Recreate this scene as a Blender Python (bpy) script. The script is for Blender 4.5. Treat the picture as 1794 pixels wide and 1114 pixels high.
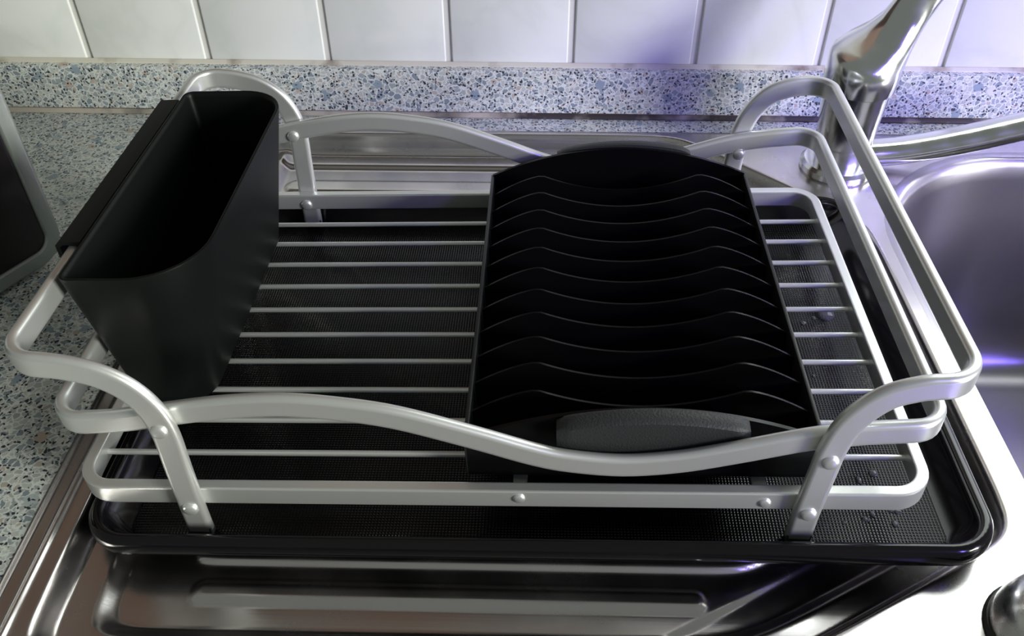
import bpy, bmesh, math, random
import numpy as np
from mathutils import Vector, Matrix

random.seed(4)
for o in list(bpy.data.objects):
    bpy.data.objects.remove(o)
SC = bpy.context.scene
COL = SC.collection

# ------------------------------------------------------------------ camera
cam_d = bpy.data.cameras.new('camera')
cam = bpy.data.objects.new('camera', cam_d); COL.objects.link(cam)
cam_d.sensor_width = 36.0
cam_d.lens = 1552.9 / 1794 * 36.0
cam_d.clip_start = 0.01
CP, CY, CR = 0.7182, 0.02753, -0.004955          # pitch down, yaw, roll
fw = Vector((-math.sin(CY)*math.cos(CP), math.cos(CY)*math.cos(CP), -math.sin(CP)))
rt = Vector((math.cos(CY), math.sin(CY), 0)); up = rt.cross(fw)
r2 = math.cos(CR)*rt + math.sin(CR)*up; u2 = -math.sin(CR)*rt + math.cos(CR)*up
cam.matrix_world = Matrix(((r2.x, u2.x, -fw.x, 0.01384), (r2.y, u2.y, -fw.y, -0.40762),
                           (r2.z, u2.z, -fw.z, 0.38563), (0, 0, 0, 1)))
SC.camera = cam

# ------------------------------------------------------------------ world, lights, exposure
w = bpy.data.worlds.new('world'); SC.world = w; w.use_nodes = True
bg = w.node_tree.nodes['Background']
bg.inputs[0].default_value = (0.84, 0.90, 0.84, 1); bg.inputs[1].default_value = 0.21

def area(name, loc, target, sx, sy, power, col, spread=180):
    l = bpy.data.lights.new(name, 'AREA'); l.shape = 'RECTANGLE'; l.size = sx; l.size_y = sy
    l.energy = power; l.color = col; l.spread = math.radians(spread)
    o = bpy.data.objects.new(name, l); COL.objects.link(o)
    o.location = loc
    d = Vector(target) - Vector(loc)
    o.rotation_euler = d.to_track_quat('-Z', 'Y').to_euler()
    return o
# daylight of the window in the tiled wall, above and right of the basin (its pane is out of frame)
area('window_pane_daylight', (0.80, 0.3060, 0.62), (0.80, -1.0, 0.62), 0.86, 0.68, 9.5, (0.93, 1.0, 0.97))
# low daylight from a window on the right, in front of the sink
area('window_daylight', (13.0, -8.30, 4.05), (0.10, 0.15, 0.05), 4.2, 3.6, 2850.0, (0.99, 1.0, 0.92))
# strip of blue sky light reaching the basin corner
area('blue_window', (1.75, -0.60, 0.80), (0.52, 0.26, -0.02), 0.45, 0.45, 1.0, (0.26, 0.18, 1.0), 24)
area('added_blue_fill', (1.65, -1.35, 0.90), (0.52, 0.10, -0.16), 0.9, 0.9, 1.1, (0.24, 0.17, 1.0), 12)  # second blue source added to tint the basin; no window known there

vs = SC.view_settings
vs.view_transform = 'Standard'; vs.look = 'None'; vs.gamma = 1.0; vs.use_curve_mapping = False
vs.exposure = 0.0

# ------------------------------------------------------------------ materials
MATS = {}
def nodes(name):
    m = bpy.data.materials.new(name); m.use_nodes = True
    nt = m.node_tree; b = nt.nodes['Principled BSDF']
    MATS[name] = m
    return m, nt, b
def N(nt, t, **kw):
    n = nt.nodes.new(t)
    for k, v in kw.items():
        setattr(n, k, v)
    return n
def ramp(nt, stops, interp='LINEAR'):
    r = nt.nodes.new('ShaderNodeValToRGB'); r.color_ramp.interpolation = interp
    e = r.color_ramp.elements
    while len(e) < len(stops): e.new(0.5)
    for el, (p, c) in zip(e, stops):
        el.position = p; el.color = (*c, 1) if len(c) == 3 else c
    return r
def simple(name, col, rough, metal=0.0, bump=None, spec=0.5, coat=0.0, rvar=None):
    m, nt, b = nodes(name)
    b.inputs['Base Color'].default_value = (*col, 1)
    b.inputs['Roughness'].default_value = rough
    b.inputs['Metallic'].default_value = metal
    b.inputs['Specular IOR Level'].default_value = spec
    b.inputs['Coat Weight'].default_value = coat
    tc = N(nt, 'ShaderNodeTexCoord')
    if bump:
        sc, dist, strg = bump
        n = N(nt, 'ShaderNodeTexNoise'); n.inputs['Scale'].default_value = sc; n.inputs['Detail'].default_value = 3
        nt.links.new(tc.outputs['Object'], n.inputs['Vector'])
        bp = N(nt, 'ShaderNodeBump'); bp.inputs['Distance'].default_value = dist; bp.inputs['Strength'].default_value = strg
        nt.links.new(n.outputs['Fac'], bp.inputs['Height']); nt.links.new(bp.outputs['Normal'], b.inputs['Normal'])
    if rvar:
        sc, lo, hi = rvar
        n = N(nt, 'ShaderNodeTexNoise'); n.inputs['Scale'].default_value = sc; n.inputs['Detail'].default_value = 5
        nt.links.new(tc.outputs['Object'], n.inputs['Vector'])
        mr = N(nt, 'ShaderNodeMapRange'); mr.inputs['From Min'].default_value = .3; mr.inputs['From Max'].default_value = .7
        mr.inputs['To Min'].default_value = lo; mr.inputs['To Max'].default_value = hi
        nt.links.new(n.outputs['Fac'], mr.inputs['Value']); nt.links.new(mr.outputs['Result'], b.inputs['Roughness'])
    return m

alu = simple('satin_aluminium', (0.78, 0.79, 0.77), 0.36, 0.72, bump=(2500, 0.0002, 0.12))
black_matte = simple('black_plastic', (0.0035, 0.0048, 0.0045), 0.45, bump=(1800, 0.0003, 0.10), spec=0.22)
black_smooth = simple('black_smooth_plastic', (0.0035, 0.0035, 0.004), 0.30, spec=0.22)
black_gloss = simple('black_gloss_plastic', (0.004, 0.0035, 0.0045), 0.13, spec=0.4)
black_grip = simple('black_rubber_grip', (0.020, 0.022, 0.022), 0.55, bump=(900, 0.0006, 0.5))
chrome = simple('chrome', (0.74, 0.75, 0.74), 0.15, 1.0, rvar=(60, 0.10, 0.26))
cap_clear = simple('clear_foot_plastic', (0.05, 0.055, 0.06), 0.30)
rubber = simple('dark_rubber', (0.015, 0.013, 0.012), 0.5)
grout = simple('grout', (0.66, 0.66, 0.61), 0.8)
frame_steel = simple('dull_steel_frame', (0.42, 0.45, 0.42), 0.40, 0.7)
panel_dark = simple('dark_glass_panel', (0.006, 0.003, 0.005), 0.25)
cab_wood = simple('brown_wood', (0.15, 0.085, 0.06), 0.5)
water_m, wnt, wb = nodes('water')
wb.inputs['Base Color'].default_value = (0.95, 0.97, 1, 1); wb.inputs['Roughness'].default_value = 0.02
wb.inputs['Transmission Weight'].default_value = 0.9; wb.inputs['IOR'].default_value = 1.33

def m_steel(name, col, r0, r1, axis):
    m, nt, b = nodes(name)
    b.inputs['Metallic'].default_value = 1.0
    tc = N(nt, 'ShaderNodeTexCoord')
    mp = N(nt, 'ShaderNodeMapping')
    mp.inputs['Scale'].default_value = (6, 900, 900) if axis == 'x' else (900, 6, 40)
    n = N(nt, 'ShaderNodeTexNoise'); n.inputs['Scale'].default_value = 1.0; n.inputs['Detail'].default_value = 2
    nt.links.new(tc.outputs['Object'], mp.inputs['Vector']); nt.links.new(mp.outputs['Vector'], n.inputs['Vector'])
    n2 = N(nt, 'ShaderNodeTexNoise'); n2.inputs['Scale'].default_value = 26; n2.inputs['Detail'].default_value = 6
    nt.links.new(tc.outputs['Object'], n2.inputs['Vector'])
    mr = N(nt, 'ShaderNodeMapRange'); mr.inputs['From Min'].default_value = .35; mr.inputs['From Max'].default_value = .7
    mr.inputs['To Min'].default_value = r0; mr.inputs['To Max'].default_value = r1
    nt.links.new(n2.outputs['Fac'], mr.inputs['Value']); nt.links.new(mr.outputs['Result'], b.inputs['Roughness'])
    bp = N(nt, 'ShaderNodeBump'); bp.inputs['Distance'].default_value = 0.00006; bp.inputs['Strength'].default_value = 0.25
    nt.links.new(n.outputs['Fac'], bp.inputs['Height']); nt.links.new(bp.outputs['Normal'], b.inputs['Normal'])
    # faint water stains
    rp = ramp(nt, [(0.45, col), (0.75, tuple(c*0.92 for c in col))])
    nt.links.new(n2.outputs['Fac'], rp.inputs['Fac']); nt.links.new(rp.outputs['Color'], b.inputs['Base Color'])
    return m
steel = m_steel('brushed_steel', (0.66, 0.63, 0.62), 0.20, 0.30, 'x')
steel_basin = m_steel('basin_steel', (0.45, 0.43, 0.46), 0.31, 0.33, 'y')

def m_tile():
    m, nt, b = nodes('white_glazed_tile')
    tc = N(nt, 'ShaderNodeTexCoord')
    oi = N(nt, 'ShaderNodeObjectInfo')
    add = N(nt, 'ShaderNodeVectorMath', operation='ADD')
    sc = N(nt, 'ShaderNodeVectorMath', operation='SCALE'); sc.inputs['Scale'].default_value = 7.3
    cx = N(nt, 'ShaderNodeCombineXYZ')
    nt.links.new(oi.outputs['Random'], cx.inputs[0]); nt.links.new(oi.outputs['Random'], cx.inputs[2])
    nt.links.new(cx.outputs[0], sc.inputs[0])
    nt.links.new(tc.outputs['Object'], add.inputs[0]); nt.links.new(sc.outputs[0], add.inputs[1])
    wv = N(nt, 'ShaderNodeTexNoise'); wv.inputs['Scale'].default_value = 9; wv.inputs['Detail'].default_value = 5
    wv.inputs['Distortion'].default_value = 0.6
    nt.links.new(add.outputs[0], wv.inputs['Vector'])
    rp = ramp(nt, [(0.30, (0.82, 0.84, 0.80)), (0.46, (0.79, 0.81, 0.78)), (0.51, (0.75, 0.775, 0.74)), (0.56, (0.79, 0.81, 0.78)), (0.8, (0.82, 0.83, 0.80))])
    nt.links.new(wv.outputs['Fac'], rp.inputs['Fac']); nt.links.new(rp.outputs['Color'], b.inputs['Base Color'])
    b.inputs['Roughness'].default_value = 0.28
    return m
tile_m = m_tile()

def m_terrazzo():
    m, nt, b = nodes('speckled_worktop')
    tc = N(nt, 'ShaderNodeTexCoord')
    nz = N(nt, 'ShaderNodeTexNoise'); nz.inputs['Scale'].default_value = 260; nz.inputs['Detail'].default_value = 2
    nt.links.new(tc.outputs['Object'], nz.inputs['Vector'])
    mixv = N(nt, 'ShaderNodeMix', data_type='VECTOR'); mixv.inputs[0].default_value = 0.0045
    nt.links.new(tc.outputs['Object'], mixv.inputs[4]); nt.links.new(nz.outputs['Color'], mixv.inputs[5])
    def vor(scale, feat='F1'):
        v = N(nt, 'ShaderNodeTexVoronoi', feature=feat); v.inputs['Scale'].default_value = scale
        v.inputs['Randomness'].default_value = 1
        nt.links.new(mixv.outputs[1], v.inputs['Vector']); return v
    def mix(fac, a, c):
        mx = N(nt, 'ShaderNodeMix', data_type='RGBA')
        nt.links.new(fac, mx.inputs[0])
        for sock, val in ((mx.inputs[6], a), (mx.inputs[7], c)):
            if isinstance(val, tuple): sock.default_value = (*val, 1)
            else: nt.links.new(val, sock)
        return mx.outputs[2]
    def sep(out, i):
        s = N(nt, 'ShaderNodeSeparateColor'); nt.links.new(out, s.inputs[0]); return s.outputs[i]
    def lt(out, thr, soft):
        r = N(nt, 'ShaderNodeMapRange'); r.inputs['From Min'].default_value = thr - soft; r.inputs['From Max'].default_value = thr + soft
        r.inputs['To Min'].default_value = 1; r.inputs['To Max'].default_value = 0
        nt.links.new(out, r.inputs['Value']); return r.outputs['Result']
    def mul(a, c):
        x = N(nt, 'ShaderNodeMath', operation='MULTIPLY'); nt.links.new(a, x.inputs[0]); nt.links.new(c, x.inputs[1]); return x.outputs[0]
    base = (0.72, 0.76, 0.71)
    # mid-size chips: blue-grey to pale
    va = vor(235); ca = ramp(nt, [(0.0, (0.24, 0.29, 0.32)), (0.15, (0.34, 0.38, 0.39)), (0.38, (0.42, 0.45, 0.43)), (0.62, (0.52, 0.54, 0.50)), (0.93, (0.47, 0.43, 0.37))], 'CONSTANT')
    nt.links.new(sep(va.outputs['Color'], 0), ca.inputs['Fac'])
    ea = vor(235, 'DISTANCE_TO_EDGE')
    edge = lt(ea.outputs['Distance'], 0.085, 0.04)
    c1 = mix(edge, ca.outputs['Color'], base)
    # large chips
    vb = vor(85); cb = ramp(nt, [(0.0, (0.28, 0.35, 0.40)), (0.35, (0.52, 0.42, 0.35)), (0.6, (0.44, 0.50, 0.50)), (0.8, (0.66, 0.66, 0.60))], 'CONSTANT')
    nt.links.new(sep(vb.outputs['Color'], 1), cb.inputs['Fac'])
    pick = lt(sep(vb.outputs['Color'], 0), 0.22, 0.005)
    blob = lt(vb.outputs['Distance'], 0.36, 0.04)
    c2 = mix(mul(pick, blob), c1, cb.outputs['Color'])
    # small black splinters
    vd = vor(400)
    pick2 = lt(sep(vd.outputs['Color'], 0), 0.46, 0.005)
    blob2 = lt(vd.outputs['Distance'], 0.38, 0.05)
    c3 = mix(mul(pick2, blob2), c2, (0.035, 0.04, 0.05))
    nt.links.new(c3, b.inputs['Base Color'])
    b.inputs['Roughness'].default_value = 0.38
    return m
terrazzo = m_terrazzo()

def m_caulk(name, clean, dirt, lo, hi, g0=0.1, gmax=0.1):
    m, nt, b = nodes(name)
    tc = N(nt, 'ShaderNodeTexCoord')
    n = N(nt, 'ShaderNodeTexNoise'); n.inputs['Scale'].default_value = 35; n.inputs['Detail'].default_value = 8
    nt.links.new(tc.outputs['Object'], n.inputs['Vector'])
    rp = ramp(nt, [(lo, clean), (hi, dirt)])
    # darker towards the tap
    sx = N(nt, 'ShaderNodeSeparateXYZ'); nt.links.new(tc.outputs['Object'], sx.inputs[0])
    gr = N(nt, 'ShaderNodeMapRange'); gr.inputs['From Min'].default_value = g0; gr.inputs['From Max'].default_value = g0+.25
    gr.inputs['To Min'].default_value = 0; gr.inputs['To Max'].default_value = gmax
    nt.links.new(sx.outputs[0], gr.inputs['Value'])
    ad = N(nt, 'ShaderNodeMath', operation='ADD'); nt.links.new(n.outputs['Fac'], ad.inputs[0]); nt.links.new(gr.outputs['Result'], ad.inputs[1])
    nt.links.new(ad.outputs[0], rp.inputs['Fac']); nt.links.new(rp.outputs['Color'], b.inputs['Base Color'])
    b.inputs['Roughness'].default_value = 0.5
    return m
caulk_m = m_caulk('cream_caulk', (0.62, 0.60, 0.50), (0.16, 0.11, 0.07), 0.56, 0.80, 0.10, 0.10)
seam_m = m_caulk('grimy_seam', (0.24, 0.19, 0.14), (0.06, 0.045, 0.035), 0.40, 0.65)
trimcream = m_caulk('cream_strip', (0.50, 0.46, 0.38), (0.035, 0.028, 0.028), 0.52, 0.85, -0.15, 0.35)

def m_traytex(name, scl):
    m, nt, b = nodes(name)
    b.inputs['Base Color'].default_value = (0.0015, 0.0015, 0.002, 1)
    b.inputs['Roughness'].default_value = 0.15
    b.inputs['Specular IOR Level'].default_value = 0.32
    tc = N(nt, 'ShaderNodeTexCoord'); sp = N(nt, 'ShaderNodeSeparateXYZ')
    nt.links.new(tc.outputs['Object'], sp.inputs[0])
    outs = []
    for i in (0, 1):
        mu = N(nt, 'ShaderNodeMath', operation='MULTIPLY'); mu.inputs[1].default_value = 2*math.pi/scl
        nt.links.new(sp.outputs[i], mu.inputs[0])
        si = N(nt, 'ShaderNodeMath', operation='SINE'); nt.links.new(mu.outputs[0], si.inputs[0]); outs.append(si)
    mx = N(nt, 'ShaderNodeMath', operation='MAXIMUM')
    nt.links.new(outs[0].outputs[0], mx.inputs[0]); nt.links.new(outs[1].outputs[0], mx.inputs[1])
    bp = N(nt, 'ShaderNodeBump'); bp.inputs['Distance'].default_value = 0.0003; bp.inputs['Strength'].default_value = 0.45
    nt.links.new(mx.outputs[0], bp.inputs['Height']); nt.links.new(bp.outputs['Normal'], b.inputs['Normal'])
    return m
tray_tex = m_traytex('waffle_black_plastic', 0.0017)

# ------------------------------------------------------------------ helpers
def link(name, bm_or_me, mat, parent=None, smooth=True, autosmooth=35):
    if isinstance(bm_or_me, bmesh.types.BMesh):
        me = bpy.data.meshes.new(name); bm_or_me.normal_update(); bm_or_me.to_mesh(me); bm_or_me.free()
    else:
        me = bm_or_me
    me.name = name
    if mat and not me.materials: me.materials.append(mat)
    if smooth:
        me.shade_smooth()
        if autosmooth: me.set_sharp_from_angle(angle=math.radians(autosmooth))
    o = bpy.data.objects.new(name, me); COL.objects.link(o)
    if parent: o.parent = parent
    return o
def tag(o, label, cat, group=None):
    o['label'] = label; o['category'] = cat
    if group: o['group'] = group
    return o
def thing(name, label, cat, loc=(0, 0, 0), rot=(0, 0, 0), group=None):
    e = bpy.data.objects.new(name, None); COL.objects.link(e); e.empty_display_size = 0.02
    e.location = loc; e.rotation_euler = rot
    return tag(e, label, cat, group)
def structure(o): o['kind'] = 'structure'; return o
def copy_part(o, parent, loc=None):
    c = o.copy(); COL.objects.link(c); c.parent = parent
    if loc is not None: c.location = loc
    return c
def box(bm, x0, x1, y0, y1, z0, z1, bev=0.0, seg=2):
    vs_ = [bm.verts.new(p) for p in ((x0,y0,z0),(x1,y0,z0),(x1,y1,z0),(x0,y1,z0),(x0,y0,z1),(x1,y0,z1),(x1,y1,z1),(x0,y1,z1))]
    fs = [bm.faces.new([vs_[i] for i in f]) for f in ((3,2,1,0),(4,5,6,7),(0,1,5,4),(1,2,6,5),(2,3,7,6),(3,0,4,7))]
    if bev:
        es = list({e for f in fs for e in f.edges})
        bmesh.ops.bevel(bm, geom=es, offset=bev, segments=seg, profile=0.5, affect='EDGES', clamp_overlap=True)
    return bm
def BM(): return bmesh.new()
def crom(pts, n=8):
    """Catmull-Rom through points"""
    P = [np.array(p, float) for p in pts]; P = [2*P[0]-P[1]] + P + [2*P[-1]-P[-2]]
    out = []
    for i in range(1, len(P)-2):
        for k in range(n):
            t = k/n
            a, b_, c, d = P[i-1], P[i], P[i+1], P[i+2]
            out.append(0.5*((2*b_)+(-a+c)*t+(2*a-5*b_+4*c-d)*t*t+(-a+3*b_-3*c+d)*t**3))
    out.append(P[-2]); return out
def rrect_profile(wd, th, r, seg=4):
    """rounded rectangle section, (width, thickness) coordinates"""
    pts = []
    for cx, cy, a0 in ((wd/2-r, th/2-r, 0), (-wd/2+r, th/2-r, 90), (-wd/2+r, -th/2+r, 180), (wd/2-r, -th/2+r, 270)):
        for k in range(seg+1):
            a = math.radians(a0+90*k/seg); pts.append((cx+r*math.cos(a), cy+r*math.sin(a)))
    # support edges keep the flats flat
    out = []
    m = len(pts)
    for i, p in enumerate(pts):
        q = pts[(i+1) % m]; out.append(p)
        L = math.hypot(q[0]-p[0], q[1]-p[1])
        if (i+1) % (seg+1) == 0 and L > .0008:
            f = .00025/L
            out += [(p[0]+(q[0]-p[0])*f, p[1]+(q[1]-p[1])*f), (q[0]-(q[0]-p[0])*f, q[1]-(q[1]-p[1])*f)]
    return out
def sweep(bm, P, T, prof, closed=False, capped=True):
    """P path points, T thickness normals (outward); width axis = tangent x T"""
    P = [np.array(p, float) for p in P]; n = len(P); rings = []
    for i in range(n):
        a = P[(i-1) % n] if (closed or i > 0) else P[i]
        c = P[(i+1) % n] if (closed or i < n-1) else P[i]
        t = c-a; t /= np.linalg.norm(t)
        nn = np.array(T[i], float); nn -= t*nn.dot(t); nn /= np.linalg.norm(nn)
        wv = np.cross(t, nn)
        rings.append([bm.verts.new(P[i]+wv*u+nn*v) for u, v in prof])
    m = len(prof)
    for i in range(n if closed else n-1):
        A, B = rings[i], rings[(i+1) % n]
        for k in range(m):
            bm.faces.new((A[k], A[(k+1) % m], B[(k+1) % m], B[k]))
    if not closed and capped:
        bm.faces.new(rings[0][::-1]); bm.faces.new(rings[-1])
    bmesh.ops.recalc_face_normals(bm, faces=bm.faces)
    return bm
def tube(bm, P, R, seg=12, flat=1.0):
    P = [Vector(p) for p in P]; n = len(P); rings = []
    ref = Vector((0, 0, 1))
    for i in range(n):
        t = (P[min(i+1, n-1)]-P[max(i-1, 0)]).normalized()
        s = t.cross(ref) if abs(t.z) < .95 else t.cross(Vector((0, 1, 0)))
        s.normalize(); q = s.cross(t)
        r = R[i] if hasattr(R, '__len__') else R
        rings.append([bm.verts.new(P[i]+(s*math.cos(2*math.pi*k/seg)+q*flat*math.sin(2*math.pi*k/seg))*r) for k in range(seg)])
    for i in range(n-1):
        for k in range(seg):
            bm.faces.new((rings[i][k], rings[i][(k+1) % seg], rings[i+1][(k+1) % seg], rings[i+1][k]))
    bm.faces.new(rings[0][::-1]); bm.faces.new(rings[-1])
    bmesh.ops.recalc_face_normals(bm, faces=bm.faces)
    return bm
def lathe(bm, prof, seg=40, center=(0, 0, 0), close=True):
    rings = []
    for r, z in prof:
        rings.append([bm.verts.new((center[0]+r*math.cos(2*math.pi*k/seg), center[1]+r*math.sin(2*math.pi*k/seg), center[2]+z)) for k in range(seg)])
    for a, b_ in zip(rings, rings[1:]):
        for k in range(seg): bm.faces.new((a[k], a[(k+1) % seg], b_[(k+1) % seg], b_[k]))
    if close: bm.faces.new(rings[0][::-1]); bm.faces.new(rings[-1])
    bmesh.ops.recalc_face_normals(bm, faces=bm.faces)
    return bm
def rr(x0, x1, y0, y1, r, seg=8):
    """rounded rectangle outline; r one radius or four (back-right, back-left, front-left, front-right)"""
    if not hasattr(r, '__len__'): r = (r,)*4
    out = []
    for (cx, cy, a0), q in zip((((x1, y1, 0)), ((x0, y1, 90)), ((x0, y0, 180)), ((x1, y0, 270))), r):
        sx = -1 if cx == x1 else 1; sy = -1 if cy == y1 else 1
        for k in range(seg+1):
            a = math.radians(a0+90*k/seg); out.append((cx+sx*q+q*math.cos(a), cy+sy*q+q*math.sin(a)))
    return out
def loft(bm, loops, cap0=True, cap1=True):
    rings = [[bm.verts.new(p) for p in L] for L in loops]
    m = len(rings[0])
    for a, b_ in zip(rings, rings[1:]):
        for k in range(m): bm.faces.new((a[k], a[(k+1) % m], b_[(k+1) % m], b_[k]))
    if cap0: bm.faces.new(rings[0][::-1])
    if cap1: bm.faces.new(rings[-1])
    return bm

# ------------------------------------------------------------------ wall with tiles
TP = 0.104; WX = -0.3707; WY = 0.307; WYAW = -0.0077
WIN = (0.354, 1.246, 0.252, 0.988)      # opening of the window
wall_bm = BM()
for x0, x1, z0, z1 in ((-1.2, WIN[0], -0.3, 1.2), (WIN[1], 1.5, -0.3, 1.2), (WIN[0], WIN[1], -0.3, WIN[2]), (WIN[0], WIN[1], WIN[3], 1.2)):
    box(wall_bm, x0, x1, 0.0017, 0.06, z0, z1)
wall = structure(link('wall_back', wall_bm, grout, smooth=False))
wall.location = (0, WY, 0); wall.rotation_euler = (0, 0, WYAW)
GAP = 0.0052; TH = 0.198; Z0 = 0.0500
tbm = box(BM(), -TP/2+GAP/2, TP/2-GAP/2, 0.0, 0.0034, 0, TH, bev=0.0013, seg=3)
tile0 = None
for row in range(2):
    for k in range(-4, 13):
        if row == 1 and WX+(k+1)*TP > WIN[0]: continue
        loc = (WX+(k+0.5)*TP, random.uniform(-.0002, .0002), Z0+row*(TH+GAP))
        if tile0 is None:
            tile0 = link('tile', tbm, tile_m, wall); tile0.location = loc
        else:
            copy_part(tile0, wall, loc)

win = bpy.data.objects.new('window_1', None); COL.objects.link(win); structure(win)
white_paint = simple('white_paint', (0.75, 0.75, 0.73), 0.4)
wf = BM()
for x0, x1, z0, z1 in ((WIN[0], WIN[0]+.03, WIN[2], WIN[3]), (WIN[1]-.03, WIN[1], WIN[2], WIN[3]), (WIN[0]+.03, WIN[1]-.03, WIN[2], WIN[2]+.03), (WIN[0]+.03, WIN[1]-.03, WIN[3]-.03, WIN[3])):
    box(wf, x0, x1, WY+.006, WY+.05, z0, z1)
structure(link('window_frame', wf, white_paint, win, smooth=False))

floor_m = simple('floor_tiles', (0.16, 0.14, 0.12), 0.5)
structure(link('floor', box(BM(), -3.0, 3.0, -4.0, 0.36, -0.92, -0.88), floor_m, smooth=False))

# upstand of the worktop material, its sealing strips
e = 0.9
ub = box(BM(), -e, e, -0.0125, 0.0029, 0.0085, 0.0490, bev=0.0008)
upstand = link('worktop_upstand', ub, terrazzo, smooth=False)
upstand.location = (0, WY, 0); upstand.rotation_euler = (0, 0, WYAW)
tag(upstand, 'pale speckled stone-look upstand strip running along the foot of the tiles', 'upstand')
cb = BM()
P = [(x, -0.0020, 0.0492) for x in np.linspace(-e, e, 60)]
sweep(cb, P, [(0, -0.6, 0.8)]*60, rrect_profile(0.0060, 0.0036, 0.0016, 3))
t1 = structure(link('trim_1', cb, caulk_m)); t1.location = (0, WY, 0); t1.rotation_euler = (0, 0, WYAW)
cb = BM()
P = [(x, -0.0140, 0.0082) for x in np.linspace(-e, e, 60)]
sweep(cb, P, [(0, -0.7, 0.7)]*60, rrect_profile(0.0048, 0.0030, 0.0013, 3))
t2 = structure(link('trim_2', cb, trimcream)); t2.location = (0, WY, 0); t2.rotation_euler = (0, 0, WYAW)
cb = box(BM(), -e, e, -0.0132, -0.0118, 0.0092, 0.0106)
t3 = structure(link('trim_3', cb, seam_m, smooth=False)); t3.location = (0, WY, 0); t3.rotation_euler = (0, 0, WYAW)

# ------------------------------------------------------------------ worktop with a cut-out for the sink
SX0, SX1, SY0, SY1 = -0.2425, 0.72, -0.36, 0.2700
def slab_ring(bm, o, i, z0, z1):
    loops = [[(x, y, z) for x, y in q] for q, z in ((i, z0), (o, z0), (o, z1), (i, z1), (i, z0))]
    rings = [[bm.verts.new(p) for p in L] for L in loops[:-1]]
    for a in range(4):
        A, B = rings[a], rings[(a+1) % 4]
        for k in range(4): bm.faces.new((A[k], A[(k+1) % 4], B[(k+1) % 4], B[k]))
    bmesh.ops.recalc_face_normals(bm, faces=bm.faces)
    return bm
wb_ = slab_ring(BM(), [(-0.95, -0.42), (0.95, -0.42), (0.95, 0.312), (-0.95, 0.312)],
                [(SX0+.008, SY0+.008), (SX1-.008, SY0+.008), (SX1-.008, SY1-.008), (SX0+.008, SY1-.008)], -0.034, 0.006)
worktop = link('worktop', wb_, terrazzo, smooth=False)
tag(worktop, 'grey speckled stone-look worktop around the steel sink', 'worktop')

# ------------------------------------------------------------------ steel sink
sink = thing('kitchen_sink', 'stainless steel inset sink with ribbed drainboard under the dish rack', 'sink')
def sstep(t): t = np.clip(t, 0, 1); return t*t*(3-2*t)
BX0, BX1, BY0, BY1, BR_ = 0.277, 0.66, -0.285, 0.232, (0.10, 0.125, 0.10, 0.10)
def drainboard():
    hx = np.concatenate([np.arange(SX0, -.185, .0007), np.arange(-.185, .40, .0015), np.arange(0.40, SX1+.001, 0.008)])
    hy = np.arange(SY0, SY1+.0005, 0.0015)
    X, Y = np.meshgrid(hx, hy, indexing='ij')
    def poly(planes, k=0.007):
        d = np.stack([a*X+b_*Y-c for a, b_, c in planes]); m = d.max(0)
        return m + k*np.log(np.exp((d-m)/k).sum(0))
    right = [(1, 0, .262), (0, 1, .262), (0, -1, .214), (.482, -.876, .2455), (.7071, .7071, .2828)]
    sd = poly([(-1, 0, .2185)]+right)
    sd2 = poly([(-1, 0, .1985)]+[(a, b_, c-(.018 if b_ < 0 else .003)) for a, b_, c in right], .006)
    Z = np.full_like(X, 0.0080)
    Z -= 0.0132*sstep(-sd/0.008)
    Z -= 0.0056*sstep((-sd2)/0.010)
    # fall in the wide groove along the angled end
    diag = .482*X-.876*Y-.2387
    Z -= 0.0016*sstep((diag+.0375)/0.004)*sstep(-sd2/.012)
    # raised plateau under the rack
    def cap(x0, x1, y, r):
        dx = np.maximum(np.maximum(x0-X, X-x1), 0); return np.hypot(dx, Y-y)-r
    pl = poly([(-1, 0, .160), (1, 0, .165), (0, -1, .1515), (0, 1, .178), (.53, -.848, .196)], .003)
    Z += 0.0030*sstep(-pl/.0035)
    Z += 0.0020*sstep(-cap(-.148, .097, -.1665, .0075)/.0045)
    Z += 0.0034*sstep(-cap(-.178, .150, .2035, .0120)/.006)
    Z += 0.0034*sstep(-cap(-.190, .120, .2415, .0110)/.006)
    # rolled outer edge and bead of the rim
    ed = np.minimum(np.minimum(X-SX0, SX1-X), np.minimum(Y-SY0, SY1-Y))
    Z -= 0.0018*(1-sstep(ed/.006))
    Z += 0.0020*np.exp(-((X+.2272)/.0017)**2)
    # keep out of the basin
    cx = (BX0+BX1)/2; cy = (BY0+BY1)/2
    r = .11
    qx = np.abs(X-cx)-(BX1-BX0)/2+r; qy = np.abs(Y-cy)-(BY1-BY0)/2+r
    sb = np.hypot(np.maximum(qx, 0), np.maximum(qy, 0))+np.minimum(np.maximum(qx, qy), 0)-r
    keep = sb > -0.002
    nx, ny = X.shape
    idx = np.arange(nx*ny).reshape(nx, ny)
    kq = keep[:-1, :-1] & keep[1:, :-1] & keep[1:, 1:] & keep[:-1, 1:]
    F = np.stack([idx[:-1, :-1][kq], idx[1:, :-1][kq], idx[1:, 1:][kq], idx[:-1, 1:][kq]], -1)
    used = np.zeros(nx*ny, bool); used[F.ravel()] = True
    remap = np.cumsum(used)-1
    V = np.stack([X.ravel(), Y.ravel(), Z.ravel()], -1)[used]; F = remap[F]
    me = bpy.data.meshes.new('drainboard')
    me.vertices.add(len(V)); me.vertices.foreach_set('co', V.ravel())
    me.loops.add(F.size); me.loops.foreach_set('vertex_index', F.ravel().astype(np.int32))
    me.polygons.add(len(F)); me.polygons.foreach_set('loop_start', (np.arange(len(F))*4).astype(np.int32))
    me.update(calc_edges=True); me.validate()
    return me
link('drainboard', drainboard(), steel, sink, autosmooth=None)
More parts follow.
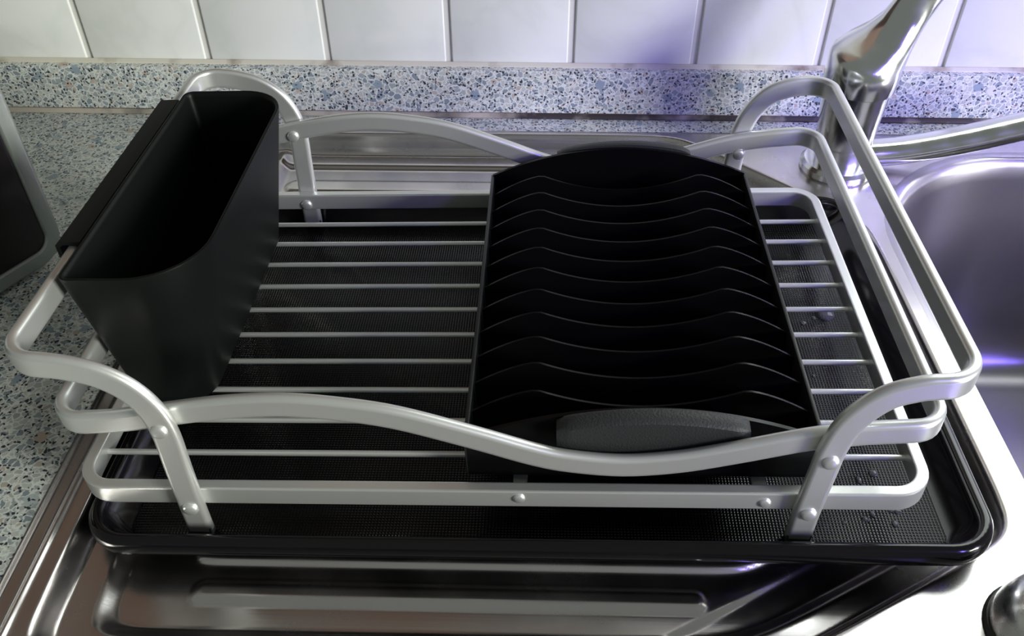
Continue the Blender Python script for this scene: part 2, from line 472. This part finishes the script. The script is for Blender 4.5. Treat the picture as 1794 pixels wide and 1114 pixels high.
def basin():
    bm = BM(); loops = []
    for d, z in ((-.0075, .0079), (-.006, .00812), (-.003, .0081), (-.0005, .0077), (.002, .0066), (.0042, .0045), (.006, .001), (.0078, -.010), (.018, -.155), (.022, -.178), (.029, -.193), (.040, -.2015), (.055, -.2045), (.10, -.2055)):
        loops.append([(x, y, z) for x, y in rr(BX0+d, BX1-d, BY0+d, BY1-d, tuple(max(q-d, .02) for q in BR_), 12)])
    loft(bm, loops, cap0=False)
    return bm
link('basin', basin(), steel_basin, sink, autosmooth=50)

strainer = thing('sink_strainer', 'round chrome drain strainer on the bottom of the sink basin', 'strainer', (0.495, 0.065, -0.2050))
link('rim_ring', lathe(BM(), [(.030, .0005), (.056, .0005), (.058, .003), (.056, .006), (.050, .007), (.044, .005), (.036, .001), (.030, .0005)], 48, close=False), chrome, strainer)
link('basket', lathe(BM(), [(.0352, .0012), (.034, -.0002), (.012, .0006), (.011, .008), (.008, .010), (.001, .0105)], 32), chrome, strainer)

# control knob at the front right of the sink
knob_chrome = simple('worn_chrome', (0.82, 0.83, 0.82), 0.28, 1.0, rvar=(80, 0.18, 0.36))
knob = thing('drain_knob', 'worn chrome drain control knob on the sink rim in the front right corner', 'knob', (0.2520, -0.1920, 0.0078)); knob.scale = (0.94, 0.94, 0.94)
link('gasket', lathe(BM(), [(.0285, 0), (.0292, .0015), (.028, .003), (.020, .003)], 40), rubber, knob)
link('knob_body', lathe(BM(), [(.0265, .0028), (.0272, .005), (.0268, .010), (.0250, .018), (.0220, .0245), (.0170, .0285), (.010, .0300), (.001, .0302)], 48), knob_chrome, knob)
flake = simple('flaked_plating', (0.46, 0.46, 0.50), 0.55, 0.3, bump=(300, .001, .6))
fb = BM(); vv = []
rng = random.Random(3)
c0 = fb.verts.new((-.003, -.010, .0300)); ring = []
for k in range(14):
    a = 2*math.pi*k/14; r_ = .0075*rng.uniform(.65, 1.3)
    x, y = -.003+r_*1.2*math.cos(a), -.010+r_*.8*math.sin(a)
    rad = math.hypot(x, y); zz = np.interp(rad, [0, .010, .017, .022, .025], [.0302, .0300, .0285, .0245, .018])+.0006
    ring.append(fb.verts.new((x, y, zz)))
c0.co.z = .0305
for k in range(14): fb.faces.new((c0, ring[k], ring[(k+1) % 14]))
ex = bmesh.ops.extrude_face_region(fb, geom=fb.faces[:])
for v in [g for g in ex['geom'] if isinstance(g, bmesh.types.BMVert)]: v.co.z -= .0012
bmesh.ops.recalc_face_normals(fb, faces=fb.faces)
fo = link('flaked_patch', fb, flake, knob, smooth=False); fo['label'] = 'jagged grey patch where the chrome has flaked off'

# ------------------------------------------------------------------ faucet
fx, fy = 0.2565, 0.2120
fau = thing('kitchen_faucet', 'chrome single lever mixer tap behind the right end of the dish rack', 'faucet', (fx, fy, 0.0080))
link('base_ring', lathe(BM(), [(.0270, 0), (.0285, .0015), (.0285, .006), (.026, .0085), (.0205, .0092)], 48), chrome, fau)
link('tap_body', lathe(BM(), [(.0195, .006), (.0200, .012), (.0205, .024), (.0212, .0255), (.0216, .0265), (.0225, .045), (.0240, .066), (.0243, .070), (.020, .0715)], 48), chrome, fau)
def lever_cap():
    bm = BM(); loops = []
    # skirt with an oblique top that flows into the handle blade
    n = 40
    def ring(cx, cy, cz, rx, ry, tiltx, tilty):
        L = []
        for k in range(n):
            a = 2*math.pi*k/n; x, y = rx*math.cos(a), ry*math.sin(a)
            L.append((cx+x, cy+y, cz+x*tiltx+y*tilty))
        return L
    loops.append(ring(0, 0, .0705, .0235, .0235, 0, 0))
    loops.append(ring(.0002, 0, .0712, .0262, .0262, 0, 0))
    loops.append(ring(.0005, 0, .0800, .0268, .0268, -.10, .03))
    loops.append(ring(.0010, 0, .0900, .0270, .0268, -.22, .05))
    loops.append(ring(.0020, 0.001, .0945, .0262, .0255, -.20, .08))
    loops.append(ring(.0070, 0.002, .1030, .0235, .0225, -.02, .20))
    loops.append(ring(.0150, 0.004, .1120, .0195, .0175, .10, .25))
    loops.append(ring(.0225, 0.006, .1220, .0165, .0125, .05, .3))
    loops.append(ring(.0300, 0.008, .1340, .0145, .0090, -.25, .3))
    loops.append(ring(.0380, 0.010, .1480, .0135, .0070, -.45, .3))
    loops.append(ring(.0500, 0.013, .1680, .0130, .0060, -.55, .3))
    loops.append(ring(.0620, 0.016, .1860, .0120, .0050, -.60, .3))
    loops.append(ring(.0650, 0.017, .1900, .0080, .0035, -.60, .3))
    loft(bm, loops)
    bmesh.ops.recalc_face_normals(bm, faces=bm.faces)
    return bm
link('lever', lever_cap(), chrome, fau, autosmooth=40)
sp = BM()
tube(sp, crom([(.006, .001, .0125), (.048, .003, .0150), (.095, .004, .0245), (.140, .005, .0365), (.200, .005, .0520)], 6),
     [.0125]*24+[.0120], 20, 0.85)
link('spout', sp, chrome, fau)
link('aerator', lathe(BM(), [(.009, 0), (.010, .002), (.010, .012), (.008, .014)], 24, center=(.194, .005, .031)), chrome, fau)

# ------------------------------------------------------------------ dish rack (frame shared with tray, holders: one gentle tilt)
RROT = (-0.00665, -0.0316, -0.01527)
RLOC = (0.0001, -0.0041, 0.0039); RSC = 0.990      # set scaled down about the camera, so it stands a little above the drainboard
rack = thing('dish_rack', 'silver aluminium dish rack with wavy rails and curved end handles', 'dish rack', loc=RLOC, rot=RROT); rack.scale = (RSC,)*3
# lower frame
def loop_path(hx, hy, r, seg=8):
    P = []; T = []
    for cx, cy, a0 in ((hx-r, hy-r, 0), (-hx+r, hy-r, 90), (-hx+r, -hy+r, 180), (hx-r, -hy+r, 270)):
        for k in range(seg+1):
            a = math.radians(a0+90*k/seg); P.append((cx+r*math.cos(a), cy+r*math.sin(a))); T.append((math.cos(a), math.sin(a), 0))
    return P, T
FZ = 0.0283
P2, T2 = loop_path(.2110, .1335, .0155)
fr = BM(); sweep(fr, [(x, y, FZ) for x, y in P2], T2, rrect_profile(.0120, .0062, .0009, 2), closed=True)
link('lower_frame', fr, alu, rack)
# wavy upper rail
wave = [(-.193, .0793), (-.172, .0812), (-.147, .0860), (-.119, .0905), (-.093, .0918), (-.067, .0890), (-.042, .0835), (-.009, .0710),
        (.020, .0590), (.038, .0540), (.063, .0514), (.089, .0543), (.1145, .0610), (.148, .0710), (.172, .0750), (.193, .0767)]
front = crom([(x, z) for x, z in wave], 5)
hx, hy, rc = .2060, .1335, .0135
P = []; T = []
def arc(cx, cy, a0, z, n=8):
    for k in range(1, n):
        a = math.radians(a0+90*k/n); P.append((cx+rc*math.cos(a), cy+rc*math.sin(a), z)); T.append((math.cos(a), math.sin(a), 0))
for x, z in front: P.append((x*(hx-rc)/.193, -hy, z)); T.append((0, -1, 0))
arc(hx-rc, -hy+rc, 270, .0768)
for y in np.linspace(-hy+rc, hy-rc, 6): P.append((hx, y, .0768)); T.append((1, 0, 0))
arc(hx-rc, hy-rc, 0, .0768)
for x, z in front[::-1]: P.append((x*(hx-rc)/.193, hy, z)); T.append((0, 1, 0))
arc(-hx+rc, hy-rc, 90, .0792)
for y in np.linspace(hy-rc, -hy+rc, 6): P.append((-hx, y, .0792)); T.append((-1, 0, 0))
arc(-hx+rc, -hy+rc, 180, .0792)
ur = BM(); sweep(ur, P, T, rrect_profile(.0132, .0058, .0026, 4), closed=True)
link('upper_rail', ur, alu, rack, autosmooth=50)
# end handles: leg, arch, grip bar, arch, leg in one bent bar
def handle(side, prof):
    P = []; T = []
    yl = .1393; xg = .2097; r = .0145
    half = crom(prof, 6)
    half = [(x, z) for x, z in half]
    ztop = half[-1][1]
    for x, z in half: P.append((x*side, -yl, z)); T.append((0, -1, 0))
    for k in range(1, 9):
        a = math.radians(90*k/9)
        P.append((side*(xg-r+r*math.sin(a)), -yl+r-r*math.cos(a), ztop+.0005*k/9)); T.append((side*math.sin(a), -math.cos(a), 0))
    for y in np.linspace(-yl+r, yl-r, 8): P.append((side*xg, y, ztop+.0005)); T.append((side, 0, 0))
    for k in range(8, 0, -1):
        a = math.radians(90*k/9)
        P.append((side*(xg-r+r*math.sin(a)), yl-r+r*math.cos(a), ztop+.0005*k/9)); T.append((side*math.sin(a), math.cos(a), 0))
    for x, z in half[::-1]: P.append((x*side, yl, z)); T.append((0, 1, 0))
    bm = BM(); sweep(bm, P, T, rrect_profile(.0132, .0056, .0024, 4))
    return bm
Lp = [(.1530, .0060), (.1525, .028), (.1515, .055), (.1505, .080), (.1530, .0955), (.1600, .1080), (.1710, .1165), (.1840, .1208), (.1952, .1225)]
Rp = [(.1515, .0060), (.1525, .028), (.1545, .055), (.1560, .072), (.1608, .0895), (.1715, .1035), (.1850, .1095), (.1952, .1108)]
link('end_handle', handle(-1, Lp), alu, rack, autosmooth=50)
link('end_handle', handle(1, Rp), alu, rack, autosmooth=50)
# feet
foot_bm = box(BM(), -.0063, .0063, -.0026, .0026, .0018, .0085, bev=.0008)
f0 = None
for sx in (-.1530, .1515):
    for sy in (-.1393, .1393):
        if f0 is None: f0 = link('foot', foot_bm, cap_clear, rack); f0.location = (sx, sy, 0)
        else: copy_part(f0, rack, (sx, sy, 0))
# wires
wm = BM(); tube(wm, [(-.2085, 0, 0), (.2085, 0, 0)], .0016, 10)
w0 = None
for k in range(10):
    loc = (0, .1042-.02342*k, .0268)
    if w0 is None: w0 = link('wire', wm, alu, rack); w0.location = loc
    else: copy_part(w0, rack, loc)
# cross bars
cbm = box(BM(), -.0036, .0036, -.1310, .1310, .0226, .0250, bev=.0004)
c0_ = link('crossbar', cbm, alu, rack); c0_.location = (.0125, 0, 0)
copy_part(c0_, rack, (.1325, 0, 0))
# rivets
def rivet_mesh(r, h):
    bm = BM(); lathe(bm, [(r, 0), (r, h*.35), (r*.86, h*.72), (r*.55, h*.94), (.0001, h)], 16)
    bmesh.ops.rotate(bm, cent=(0, 0, 0), matrix=Matrix.Rotation(math.radians(90), 3, 'X'), verts=bm.verts)
    return bm
rv = link('rivet', rivet_mesh(.0040, .0020), alu, rack)
rs = link('rivet', rivet_mesh(.0030, .0014), alu, rack)
yo = -.1421
big = [(-.1515, yo, .0825), (-.1525, yo, .0252), (.1555, yo, .0645), (.1525, yo, .0262),
       (-.1515, .1306, .0825), (-.1525, .1304, .0262), (.1555, .1306, .0645), (.1525, .1304, .0262)]
for i, p in enumerate(big):
    if i == 0: rv.location = p
    else: copy_part(rv, rack, p)
small = [(.0125, -.1366, .0292), (.1325, -.1366, .0275)]
rs.location = small[0]; copy_part(rs, rack, small[1])

# ------------------------------------------------------------------ drip tray
tray = thing('drip_tray', 'black glossy plastic drip tray under the dish rack', 'tray', loc=RLOC, rot=RROT); tray.scale = (RSC,)*3
X0, X1, Y0, Y1 = -.2130, .2470, -.1565, .1560
def tl(dx, dy, z):
    return [(x, y, z) for x, y in rr(X0+dx, X1-dx, Y0+dy, Y1-dy, max(.026-(dx+dy)/2, .006), 10)]
tb = BM()
loft(tb, [tl(.022, .016, -.0004), tl(.010, .008, -.0006), tl(.0040, .0040, .0008), tl(.0010, .0010, .0045), tl(0, 0, .0095), tl(.0006, .0006, .0130), tl(.0026, .0026, .0155),
          tl(.0052, .0048, .0162), tl(.0075, .0066, .0152), tl(.0088, .0078, .0128), tl(.0100, .0084, .0105), tl(.0200, .0130, .0012), tl(.024, .018, .0004)])
bmesh.ops.recalc_face_normals(tb, faces=tb.faces)
link('tray_body', tb, black_gloss, tray, autosmooth=50)
tf = BM()
loft(tf, [tl(.0205, .0134, .0008), tl(.0205, .0134, .0013), tl(.0220, .0148, .0016)], cap0=False)
tfo = link('tray_floor', tf, tray_tex, tray); tfo['label'] = 'waffle-textured black floor of the tray'

# ------------------------------------------------------------------ cutlery holder
cut = thing('cutlery_holder', 'deep tapered black plastic cutlery box hooked over the left handle', 'cutlery box', loc=RLOC, rot=RROT); cut.scale = (RSC,)*3
def cl(x0, x1, y0, y1, z, r):
    return [(x, y, z) for x, y in rr(x0, x1, y0, y1, r, 10)]
def cs(t, d):   # section at height fraction t (0 bottom, 1 rim), inset d
    x0 = -.1985+(-.2032+.1985)*t; x1 = -.1600+(-.1370+.1600)*t
    y0 = -.0770+(-.0945+.0770)*t; y1 = .0950+(.0985-.0950)*t
    z = .0288+(.1335-.0288)*t
    rr_ = (.020+.008*t, .006, .006, .022+.014*t)
    return cl(x0+d, x1-d, y0+d, y1-d, z, tuple(max(q-d, .003) for q in rr_))
def zoff(L, dz): return [(x, y, z+dz) for x, y, z in L]
cbx = BM()
loft(cbx, [cs(0, .004), zoff(cs(0, .001), .001), cs(.04, 0), cs(.35, 0), cs(.7, 0), cs(.985, 0), zoff(cs(1, .0004), -.0003), cs(1, .0012), zoff(cs(1, .0020), -.0004), cs(.97, .0026), cs(.5, .0026), cs(.04, .0026), zoff(cs(.03, .006), .0)])
bmesh.ops.recalc_face_normals(cbx, faces=cbx.faces)
link('box_body', cbx, black_matte, cut, autosmooth=50)
hk = BM()
hp = [(-.2045, .1322), (-.2100, .1322), (-.2160, .1320), (-.2180, .1300), (-.2182, .1180), (-.2160, .1180), (-.2158, .1290), (-.2140, .1302), (-.2045, .1302)]
hooks = [[(x, y, z) for x, z in hp] for y in (-.0620, .0890)]
loft(hk, hooks); bmesh.ops.recalc_face_normals(hk, faces=hk.faces)
link('hook_lip', hk, black_matte, cut, smooth=False)

# ------------------------------------------------------------------ plate holder
ph = thing('plate_holder', 'black plastic plate stand with eleven curved dividers and rubber grips, set in the rack', 'plate holder', loc=RLOC, rot=RROT); ph.scale = (RSC,)*3
XC = .0727; HW = .0862; HY = .1215; ZB = .0289
sw = box(BM(), -.0011, .0011, -HY, HY, ZB, .0562, bev=.0005)
s0 = link('side_wall', sw, simple('black_plastic_lit', (0.018, 0.020, 0.020), 0.38, spec=0.5), ph); s0.location = (XC-HW, 0, 0)  # lighter black than the dividers: light on the walls put into the colour
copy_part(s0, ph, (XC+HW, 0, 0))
link('base_plate', box(BM(), XC-HW+.0012, XC+HW-.0012, -HY+.001, HY-.001, ZB, ZB+.0022), black_smooth, ph)
def strip(topf, half, y0, y1, zb, n=40):
    bm = BM(); loops = []
    xs = np.linspace(-half, half, n+1)
    out = [(x, topf(x)) for x in xs] + [(half, zb), (-half, zb)]
    a = [bm.verts.new((x, y0, z)) for x, z in out]; b_ = [bm.verts.new((x, y1, z)) for x, z in out]
    m = len(out)
    for k in range(m): bm.faces.new((a[k], a[(k+1) % m], b_[(k+1) % m], b_[k]))
    for k in range(n):
        zl = zb
    # front and back as quads between the top curve and the bottom line
    def side(vs_, flip):
        tops = vs_[:n+1]
        bots = [bm.verts.new((v.co.x, v.co.y, zb)) for v in tops]
        for k in range(n):
            f = [tops[k], tops[k+1], bots[k+1], bots[k]]
            bm.faces.new(f if flip else f[::-1])
    side(a, False); side(b_, True)
    bmesh.ops.remove_doubles(bm, verts=bm.verts, dist=1e-6)
    bmesh.ops.recalc_face_normals(bm, faces=bm.faces)
    return bm
def div_top(x):
    s = abs(x)
    if s <= .0512: return .0568+.0112*(s/.0512)**2
    u = (s-.0512)/(.0846-.0512)
    return .0680-.0150*u**1.5
d0 = None
for k in range(11):
    y = .100-.020*k
    if d0 is None: d0 = link('divider', strip(div_top, .0846, -.0006, .0006, .0309, 44), black_smooth, ph, autosmooth=30); d0.location = (XC, y, 0)
    else: copy_part(d0, ph, (XC, y, 0))
def pan_top(x): return .0565+.0200*(1-(x/.0862)**2)
p0 = link('end_panel', strip(pan_top, .0862, -.0011, .0011, ZB, 32), black_smooth, ph); p0.location = (XC, -.1205, 0)
copy_part(p0, ph, (XC, .1205, 0))
def grip(sgn):
    bm = BM(); L = []
    n = 24
    rings = []
    for k in range(n+1):
        x = -.0452+.0904*k/n
        z = .0720+.0062*(1-(x/.0452)**2)
        e_ = .0018 if k in (0, n) else (.0004 if k in (1, n-1) else 0)
        zb = .0470-.0035*(1-(x/.0452)**2)
        y0, y1 = .1217, .1300
        sec = [(y0, zb+e_), (y0, z-e_), (y0+.0016, z+.0004-e_), (y1-.0018, z-.0004-e_), (y1-e_*.5, z-.0022-e_), (y1-e_*.5-.0004, zb+.0015+e_), (y1-.0014, zb+e_)]
        rings.append([bm.verts.new((XC+.0035+x, sgn*y, zz)) for y, zz in sec])
    for a, b_ in zip(rings, rings[1:]):
        m = len(a)
        for q in range(m): bm.faces.new((a[q], a[(q+1) % m], b_[(q+1) % m], b_[q]))
    bm.faces.new(rings[0]); bm.faces.new(rings[-1][::-1])
    bmesh.ops.recalc_face_normals(bm, faces=bm.faces)
    return bm
for s in (-1, 1): link('grip', grip(s), black_grip, ph, autosmooth=40)

# ------------------------------------------------------------------ water on the tray
wd = BM()
rng = random.Random(9)
spots = [(.2050, .036, .0052)]
for k in range(26): spots.append((rng.uniform(.170, .208), rng.uniform(-.13, .04), rng.uniform(.0008, .0022)))
for x, y, r_ in spots:
    bmesh.ops.create_icosphere(wd, subdivisions=2, radius=1.0, matrix=Matrix.Translation((x, y, .0017)) @ Matrix.Diagonal((r_*rng.uniform(.8, 1.3), r_*rng.uniform(.9, 1.6), r_*.45, 1)))
wo = link('water_droplets', wd, water_m); wo.rotation_euler = RROT; wo.location = RLOC; wo.scale = (RSC,)*3
wo['kind'] = 'stuff'; tag(wo, 'clear water droplets on the right end of the black tray floor', 'water')

# ------------------------------------------------------------------ appliance at the left edge
app = thing('countertop_appliance', 'dark appliance with a rounded brushed steel edge at the left side of the worktop', 'appliance', (-0.3130, 0.0890, 0.0060), (0, 0, 0))
ang = math.atan2(-.88, -.48)
app.rotation_euler = (0, 0, ang)     # local +x runs along the visible face, local +y points to the viewer's right
def face_loop(inset, y, r=.022):
    L = rr(0+inset, .26-inset, .003+inset, .19-inset, max(r-inset, .004), 8)
    return [(x, y, z) for x, z in L]
ab = BM()
loft(ab, [face_loop(.004, -.13), face_loop(.0, -.126), face_loop(0, -.003), face_loop(.001, -.0008), face_loop(.003, 0), face_loop(.0105, 0), face_loop(.0120, -.0020), face_loop(.0122, -.0040)])
bmesh.ops.recalc_face_normals(ab, faces=ab.faces)
link('steel_casing', ab, frame_steel, app, autosmooth=50)
pb = BM(); loft(pb, [face_loop(.0122, -.0040), face_loop(.0123, -.0015), face_loop(.014, -.0010)], cap0=False)
bmesh.ops.recalc_face_normals(pb, faces=pb.faces)
link('dark_panel', pb, panel_dark, app, autosmooth=50)
fbm = box(BM(), .02, .05, -.06, -.03, 0, .0035)
link('foot', fbm, rubber, app, smooth=False)

# ------------------------------------------------------------------ wall cabinet above (out of frame, seen in the steel)
cabn = thing('kitchen_cabinet', 'brown wall cabinet above the sink', 'cabinet', (0, 0, 0.27))
link('carcass', box(BM(), -1.1, 0.14, 0.18, 0.30, 0, 0.6), cab_wood, cabn, smooth=False)
